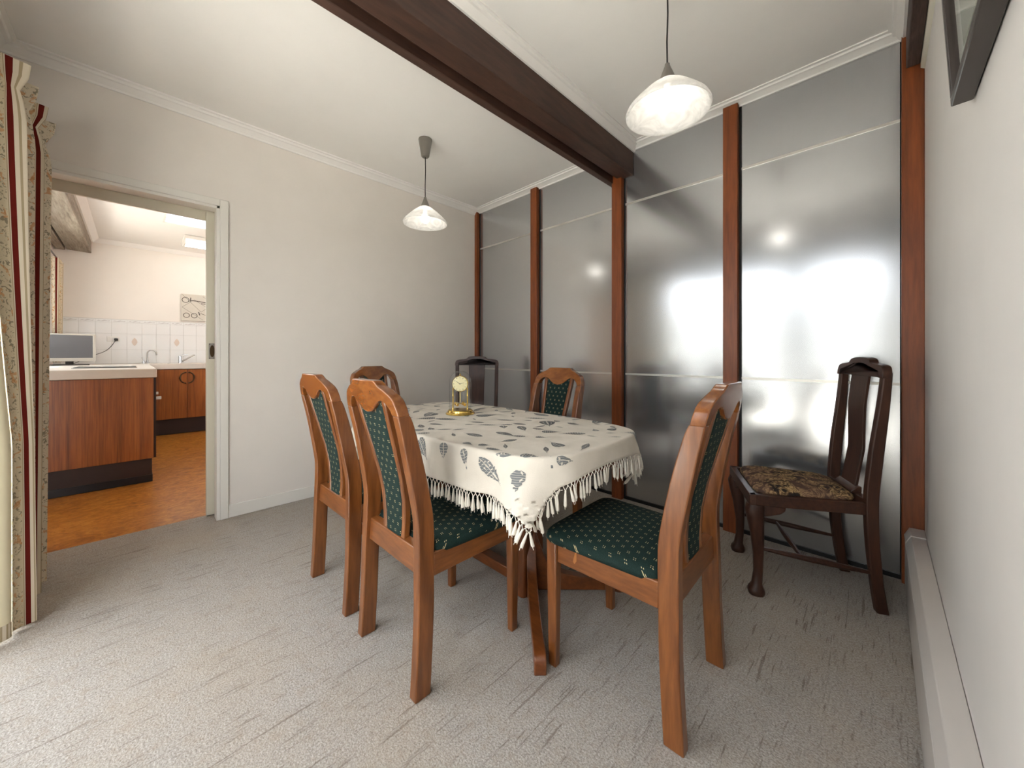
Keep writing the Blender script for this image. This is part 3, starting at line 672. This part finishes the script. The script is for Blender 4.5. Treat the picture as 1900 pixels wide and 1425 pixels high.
# ------------------------------------------------------------------ dark mahogany chair
def dark_chair(label):
    t = thing('mahogany_chair', label, 'chair', group='dark mahogany side chairs')
    FW, RW = .235, .175
    # back legs and stiles
    fr = smooth_curve([(-.232, 0), (-.214, .12), (-.198, .28), (-.192, .42), (-.194, .52), (-.208, .68), (-.228, .84), (-.240, .95), (-.245, 1.01)], 4)
    rr = smooth_curve([(-.274, 0), (-.254, .12), (-.240, .28), (-.236, .42), (-.239, .52), (-.252, .68), (-.266, .84), (-.273, .95), (-.276, 1.01)], 4)
    poly = fr+rr[::-1]
    for s in (-1, 1):
        m = MB().prism(poly, 'x', *sorted((s*(RW-.016), s*(RW+.016))))
        m.map(lambda x, y, z: (x+s*max(0, (z-.45))*.018-s*max(0, .2-z)*.05, y, z)).build('rear_leg', 'dark_v', t, bevel=.005, angle=50)
        # cabriole front leg: centre line bows out at the knee, in at the ankle, pad foot
        cl = [(0, .000, 0, .030), (.0, .0, .012, .034), (0, 0, .026, .031), (.0, -.003, .045, .021), (0, -.010, .10, .0185), (0, -.011, .18, .021), (0, -.005, .27, .027), (0, .006, .345, .034), (0, .010, .385, .037), (0, .004, .41, .034)]
        rings = []; n = 18
        for dx, off, z, r in cl:
            cx = s*(FW-.035+off*.7); cy = .205+off*.9
            rings.append([(cx+r*math.copysign(abs(math.cos(a))**.8, math.cos(a)), cy+r*math.copysign(abs(math.sin(a))**.8, math.sin(a)), z) for a in [2*math.pi*i/n for i in range(n)]])
        lg = MB().loft(rings).build('cabriole_leg', 'dark_v', t, angle=60)
        ear = [(0, .408), (.095, .408), (.092, .390), (.075, .374), (.040, .362), (0, .352)]
        x_ = s*(FW-.035)
        MB().prism([(.188-u, z) for u, z in ear], 'x', x_-.014, x_+.014).build('knee_bracket', 'dark_v', lg, bevel=.006)
        MB().prism([(x_-s*(u+.018), z) for u, z in ear], 'y', .193, .221).build('knee_bracket', 'dark_v', lg, bevel=.006)
        # side rails and stretchers
        a0, a1 = (s*FW, .236), (s*(RW+.014), -.196)
        MB().prism([(a0[0], a0[1]), (a0[0]-s*.03, a0[1]), (a1[0]-s*.03, a1[1]), (a1[0], a1[1])], 'z', .408, .456).build('side_rail', 'dark_h', t, bevel=.003)
        p0, p1 = Vector((s*(FW-.04), .19, .205)), Vector((s*RW, -.212, .165))
        MB().tube([p0.lerp(p1, k/8) for k in range(9)], [.007, .009, .011, .0125, .013, .0125, .011, .009, .007], 10).build('side_stretcher', 'dark_h', t)
    MB().box(-FW, FW, .208, .238, .408, .456).build('front_rail', 'dark_h', t, bevel=.003)
    MB().box(-RW, RW, -.222, -.192, .408, .47).build('rear_rail', 'dark_h', t, bevel=.003)
    MB().prism([(-.222, .47), (-.18, .462), (-.183, .476), (-.205, .497), (-.222, .497)], 'x', -.085, .085).build('shoe_rail', 'dark_h', t, bevel=.004)
    q0 = Vector((-.19, .03, .190)); q1 = Vector((.19, .03, .190))
    MB().tube([q0.lerp(q1, k/8) for k in range(9)], [.006, .008, .010, .012, .013, .012, .010, .008, .006], 10).build('cross_stretcher', 'dark_h', t)
    # splat
    sc_ = [(.47, -.206), (.56, -.220), (.66, -.236), (.76, -.236), (.86, -.238), (.95, -.248), (1.035, -.258)]
    sw = [(.47, .066), (.6, .064), (.75, .068), (.9, .072), (1.045, .076)]
    rings = []
    for k in range(25):
        z = .47+.565*k/24; y = ip(sc_, z); hw = ip(sw, z)
        rings.append([(-hw, y-.006, z), (hw, y-.006, z), (hw, y+.006, z), (-hw, y+.006, z)])
    MB().loft(rings).build('back_splat', 'dark_v', t, bevel=.002, angle=50)
    # yoke crest
    top = smooth_curve([(0, 1.072), (.050, 1.070), (.082, 1.062), (.094, 1.050), (.120, 1.044), (.165, 1.040), (.190, 1.032), (.201, 1.012), (.202, .985)], 4)
    und = smooth_curve([(.172, .985), (.172, 1.002), (.163, 1.012), (.12, 1.018), (.09, 1.026), (.05, 1.040), (0, 1.044)], 4)
    half = top+und; poly = half+[(-x, z) for x, z in reversed(half[1:-1])]
    MB().prism(poly, 'y', -.017, .015).map(lambda x, y, z: (x, y-.254-(z-1.0)*.12, z)).build('crest_rail', 'dark_h', t, bevel=.006, seg=3, angle=50)
    # drop-in seat
    rings = []; n = 44
    for sc2, z in ((.98, .45), (1, .458), (.985, .468), (.93, .478), (.8, .488), (.6, .494), (.35, .498), (.08, .4995)):
        r = []
        for i in range(n):
            a = 2*math.pi*i/n; c, s_ = math.cos(a), math.sin(a); px = math.copysign(abs(c)**.3, c); py = math.copysign(abs(s_)**.3, s_)
            hw = .158+.052*(py+1)/2; r.append((px*hw*sc2, .012+py*.196*sc2, z))
        rings.append(r)
    MB().loft(rings).build('seat', 'tapestry', t, angle=70)
    return t
dc = dark_chair('dark mahogany chair with tapestry seat standing alone at the right')
dc.location = (2.842, -.348, 0); dc.rotation_euler = (0, 0, R(113.8))
dup(dc, (.632, -.527, 0), R(-135), 'dark mahogany chair standing in the far corner behind the table')

# ------------------------------------------------------------------ table, cloth, clock
TX, TY, TZ = 1.605, -1.315, .735
HL, HW = .785, .415
def outline_r(a):
    c, s = math.cos(a), math.sin(a); lo, hi = .1, 1.2
    for _ in range(40):
        m = (lo+hi)/2; x, y = m*c, m*s
        ax = HL-.055*(y/HW)**2; by = HW-.035*(x/HL)**2
        if (abs(x)/ax)**7+(abs(y)/by)**7 < 1: lo = m
        else: hi = m
    return lo
NO = 720
OUT = [(outline_r(2*math.pi*i/NO)*math.cos(2*math.pi*i/NO), outline_r(2*math.pi*i/NO)*math.sin(2*math.pi*i/NO)) for i in range(NO)]
t = thing('dining_table', 'brown timber pedestal dining table under the leaf print cloth', 'table', (TX, TY, 0))
pts = OUT[::6]
MB().loft([[(x*k, y*k, z) for x, y in pts] for k, z in ((.985, .700), (1, .704), (1, .727), (.993, .733))]).build('table_top', 'table_wood', t, angle=50)
MB().loft([[(x*k, y*k, z) for x, y in pts] for k, z in ((.955, .622), (.955, .702))], False).build('apron', 'table_wood', t, angle=60)
box(-.70, .70, -.36, .36, .64, .70).build('under_frame', 'table_wood', t, smooth=False)
for s in (-1, 1):
    x = s*.385
    pd = MB().loft([[(x+dx*k, dy*k2, z) for dx, dy in ((-.024, -.07), (-.012, -.078), (.012, -.078), (.024, -.07), (.024, .07), (.012, .078), (-.012, .078), (-.024, .07))]
                    for k, k2, z in ((1.1, 1.0, .0), (1.0, .9, .12), (1.0, .85, .4), (1.0, 1.0, .6), (1.1, 1.3, .65))]).build('pedestal', 'table_wood_v', t, bevel=.006, angle=50)
    for sy in (-1, 1):
        L = math.hypot(.335, .325); ang = math.atan2(sy*.325, s*.335)
        prof = smooth_curve([(.0, .34), (.04, .22), (.075, .14), (.13, .095), (.22, .072), (.34, .062), (.42, .066), (.455, .060), (.467, .040), (.465, .0)], 4)
        poly = prof+[(.40, 0), (.36, .012), (.0, .012)]
        MB().prism(poly, 'y', -.021, .021).map(lambda px, py, pz: (x+px*math.cos(ang)-py*math.sin(ang), px*math.sin(ang)+py*math.cos(ang), pz)).build('foot', 'table_wood', t, bevel=.008, seg=3, angle=50)
MB().box(-.385, .385, -.028, .028, .012, .062).build('stretcher', 'table_wood', t, bevel=.004)

# cloth: a flat sheet wrapped over the outline
NRM = []
for i in range(NO):
    a, b = OUT[(i-2) % NO], OUT[(i+2) % NO]; n = Vector((b[1]-a[1], -(b[0]-a[0]))).normalized(); NRM.append((n.x, n.y))
def drape(u, v, lift=0.0):
    """(u, v): position on the flat sheet, table-centred"""
    r = math.hypot(u, v); a = math.atan2(v, u) % (2*math.pi)
    if r < outline_r_fast(a): return Vector((u, v, TZ+.003+lift))
    i0 = int(a/(2*math.pi)*NO); best = None
    for k in range(-70, 71):
        i = (i0+k) % NO; d = (OUT[i][0]-u)**2+(OUT[i][1]-v)**2
        if best is None or d < best[0]: best = (d, i)
    dist = math.sqrt(best[0]); i = best[1]; q = OUT[i]; n = NRM[i]; rr = .014
    if dist < rr*1.57: th = dist/rr; out, dz = rr*math.sin(th)*.6, -rr*(1-math.cos(th))
    else: out, dz = rr*.6, -rr-(dist-rr*1.57)
    ca = abs(math.cos(2*math.atan2(q[1]/HW, q[0]/HL)))
    corner = max(0, 1-ca*1.6); dz *= 1-.30*corner; drop = max(0, -dz-rr)
    out += drop*.08+drop*corner*.22*(1+math.sin(i*.22))+drop*.08*(1+math.sin(i*.055+1.3))
    ang = 0
    return Vector((q[0]+n[0]*(out+lift), q[1]+n[1]*(out+lift), TZ+.003+dz+lift*.3))
RF = [math.hypot(*p) for p in OUT]
def outline_r_fast(a):
    f = a/(2*math.pi)*NO; i = int(f) % NO; k = f-int(f); return RF[i]*(1-k)+RF[(i+1) % NO]*k
U0, U1, V0, V1 = -.785-.15, .785+.075, -.415-.155, .415+.17
tcl = thing('tablecloth', 'off-white tasselled tablecloth printed with grey leaves on the dining table', 'tablecloth', (TX, TY, 0))
m = MB(); NU, NV = 170, 120
m.grid(NU, NV, lambda a, b: drape(U0+(U1-U0)*a, V0+(V1-V0)*b))
o = m.build('cloth', 'cloth', tcl, fix=False, angle=180)
sd = o.modifiers.new('thickness', 'SOLIDIFY'); sd.thickness = .0016; sd.offset = -1
# leaf prints, as printed ink patches following the cloth
lf = MB()
def leaf(cu, cv, L, W, ang, kind):
    ca, sa = math.cos(ang), math.sin(ang)
    def P(x, y):
        u, v = cu+x*ca-y*sa, cv+x*sa+y*ca
        return drape(min(max(u, U0+.004), U1-.004), min(max(v, V0+.004), V1-.004), .0012)
    def quad(pts4, nx=2):
        b = len(lf.v); (a, b_, c, d) = pts4
        for k in range(nx+1):
            s = k/nx
            lf.v.append(tuple(P(a[0]+(b_[0]-a[0])*s, a[1]+(b_[1]-a[1])*s))); lf.v.append(tuple(P(d[0]+(c[0]-d[0])*s, d[1]+(c[1]-d[1])*s)))
        for k in range(nx): lf.f.append([b+2*k, b+2*k+2, b+2*k+3, b+2*k+1])
    def wd(s): return {0: math.sin(math.pi*s**.85)**.8, 1: (math.sin(math.pi*s**.55))**.9, 2: math.sin(math.pi*s)**1.2}[kind] if 0 < s < 1 else 0
    n = 9 if L > .07 else 6; gap = .12
    for s in (-1, 1):
        for k in range(n):
            s0, s1 = (k+gap*.5)/n, (k+1-gap)/n
            w0, w1 = wd(s0)*W, wd(s1)*W; sk = -.10*L*0; e = .0012
            sh = .03*L
            for f0, f1 in ((.06, .46), (.52, .98)):
                quad([((s0-.5)*L-sh*f0, s*(e+w0*f0)), ((s0-.5)*L-sh*f1, s*(e+w0*f1)), ((s1-.5)*L-sh*f1, s*(e+w1*f1)), ((s1-.5)*L-sh*f0, s*(e+w1*f0))])
    quad([(-.5*L, -.0006), (-.5*L, .0006), (.58*L, .0006), (.58*L, -.0006)][0:4], 1)
    quad([(.45*L, -.0008), (.66*L, -.0008), (.66*L, .0008), (.45*L, .0008)], 2)
rl = random.Random(11); placed = []
def try_leaf(u, v, L, W, a, k):
    for (x, y, l) in placed:
        if math.hypot(x-u, y-v) < (l+L)*.43: return False
    placed.append((u, v, L)); leaf(u, v, L, W, a, k); return True
# the large leaves on the hanging near side
for u, v, L, W, a, k in ((.565, -.47, .135, .027, R(-28), 0), (.71, -.46, .085, .032, R(-65), 1), (.43, -.455, .07, .019, R(-60), 1), (.30, -.455, .062, .026, R(-80), 1), (.16, -.47, .09, .028, R(-40), 1), (-.1, -.47, .12, .026, R(20), 0), (-.35, -.48, .09, .03, R(-60), 1), (-.6, -.47, .1, .025, R(-30), 0)):
    try_leaf(u, v, L, W, a, k)
tries = 0
while len(placed) < 125 and tries < 4000:
    tries += 1
    L = rl.choice((.045, .06, .075, .1, .125)); kd = rl.choice((0, 0, 1, 2)); W = L*{0: .20, 1: .32, 2: .12}[kd]
    try_leaf(rl.uniform(-.80, .80), rl.uniform(-.42, .42), L, W, rl.uniform(0, 6.28), kd)
lf.build('leaf_print', 'leaf', tcl, smooth=False, fix=False)
# fringe
tas = MB()
for s in (-1, 1): tas.tube([(s*.0105, 0, .001), (s*.006, 0, -.008), (0, 0, -.0165)], .0014, 5)
tas.lathe([(.0022, -.014), (.0038, -.0175), (.0030, -.0215), (.0040, -.027), (.0055, -.045), (.0062, -.062), (.0035, -.066)], 7)
tas.tube([(.002, .002, -.03), (.005, .004, -.05), (.0065, .004, -.072)], [.0018, .0016, .0008], 4)
tas.tube([(-.002, -.002, -.03), (-.004, -.003, -.05), (-.003, -.004, -.074)], [.0018, .0016, .0008], 4)
tme = tas.mesh('tassel', 'cloth_fringe', True, 70)
def side(p, q, n):
    for k in range(n):
        s = (k+.5)/n; u, v = p[0]+(q[0]-p[0])*s, p[1]+(q[1]-p[1])*s; du, dv = (q[0]-p[0])*.004, (q[1]-p[1])*.004
        A, B_, Cc = drape(u-du, v-dv), drape(u+du, v+dv), drape(u, v)
        d = B_-A; o = link('tassel', tme, tcl); o.location = Cc
        o.rotation_euler = (random.uniform(-.12, .12), -math.atan2(d.z, math.hypot(d.x, d.y))*.6+random.uniform(-.15, .15), math.atan2(d.y, d.x))
        f = random.uniform(.85, 1.12); o.scale = (1, 1, f)
side((U0, V0), (U1, V0), 84); side((U1, V0), (U1, V1), 54); side((U1, V1), (U0, V1), 84); side((U0, V1), (U0, V0), 54)

t = thing('anniversary_clock', 'brass anniversary clock under a glass dome on the tablecloth', 'clock', (1.392, -1.262, TZ+.0045))
MB().lathe([(.0, 0), (.083, 0), (.084, .004), (.080, .009), (.074, .012), (.072, .020), (.066, .025), (.0, .026)], 44).build('base', 'brass', t)
dome = [(.064, .026), (.064, .18), (.062, .20), (.054, .222), (.04, .238), (.02, .247), (.0005, .2485)]
MB().lathe(dome, 40, cap=False).build('glass_dome', 'dome', t, angle=80)
for s in (-1, 1): MB().lathe([(.006, .026), (.004, .032), (.0036, .10), (.005, .104), (.0036, .108), (.0036, .15)], 12, (s*.042*.707, s*.042*.707, 0)).build('pillar', 'brass', t)
cz = .175
fdir = R(45)
def turn(x, y, z): return (x*math.cos(fdir)-y*math.sin(fdir), x*math.sin(fdir)+y*math.cos(fdir), z)
dial = MB().lathe([(.0, -.016), (.045, -.016), (.047, -.012), (.047, .006), (.044, .010), (.0, .010)], 36).map(lambda x, y, z: turn(x, z, cz+y))
dial = dial.build('movement_case', 'brass', t)
MB().lathe([(.0, 0), (.043, 0), (.043, .001), (.0, .001)], 36).map(lambda x, y, z: turn(x, -.0165-z, cz+y)).build('dial', 'ivory', dial)
for a, l in ((R(75), .026), (R(-55), .034)):
    MB().prism([(-.0014, -.004), (.0014, -.004), (.0005, l), (-.0005, l)], 'y', -.0190, -.0182).map(lambda x, y, z: turn(x*math.cos(a)+z*math.sin(a), y, cz-x*math.sin(a)+z*math.cos(a))).build('hand', 'cord', dial, smooth=False)
for k in range(12):
    a = R(30*k); MB().box(-.0012, .0012, -.0182, -.0174, .033, .039).map(lambda x, y, z: turn(x*math.cos(a)+z*math.sin(a), y, cz-x*math.sin(a)+z*math.cos(a))).build('hour_mark', 'cord', dial, smooth=False)
MB().lathe([(.001, .235), (.003, .231), (.0045, .226), (.002, .222)], 12).build('finial', 'brass', t)
MB().tube([(0, 0, .06), (0, 0, .135)], .0015, 6).build('suspension_rod', 'brass', t)
pn = MB().tube([(-.03, 0, .058), (.03, 0, .058)], .0022, 8).tube([(0, -.03, .058), (0, .03, .058)], .0022, 8).build('pendulum', 'brass', t)
for k in range(4):
    a = R(90*k+20); MB().lathe([(.0005, -.010), (.006, -.0085), (.0098, 0), (.006, .0085), (.0005, .010)], 14, (.031*math.cos(a), .031*math.sin(a), .056)).build('ball', 'brass', pn)
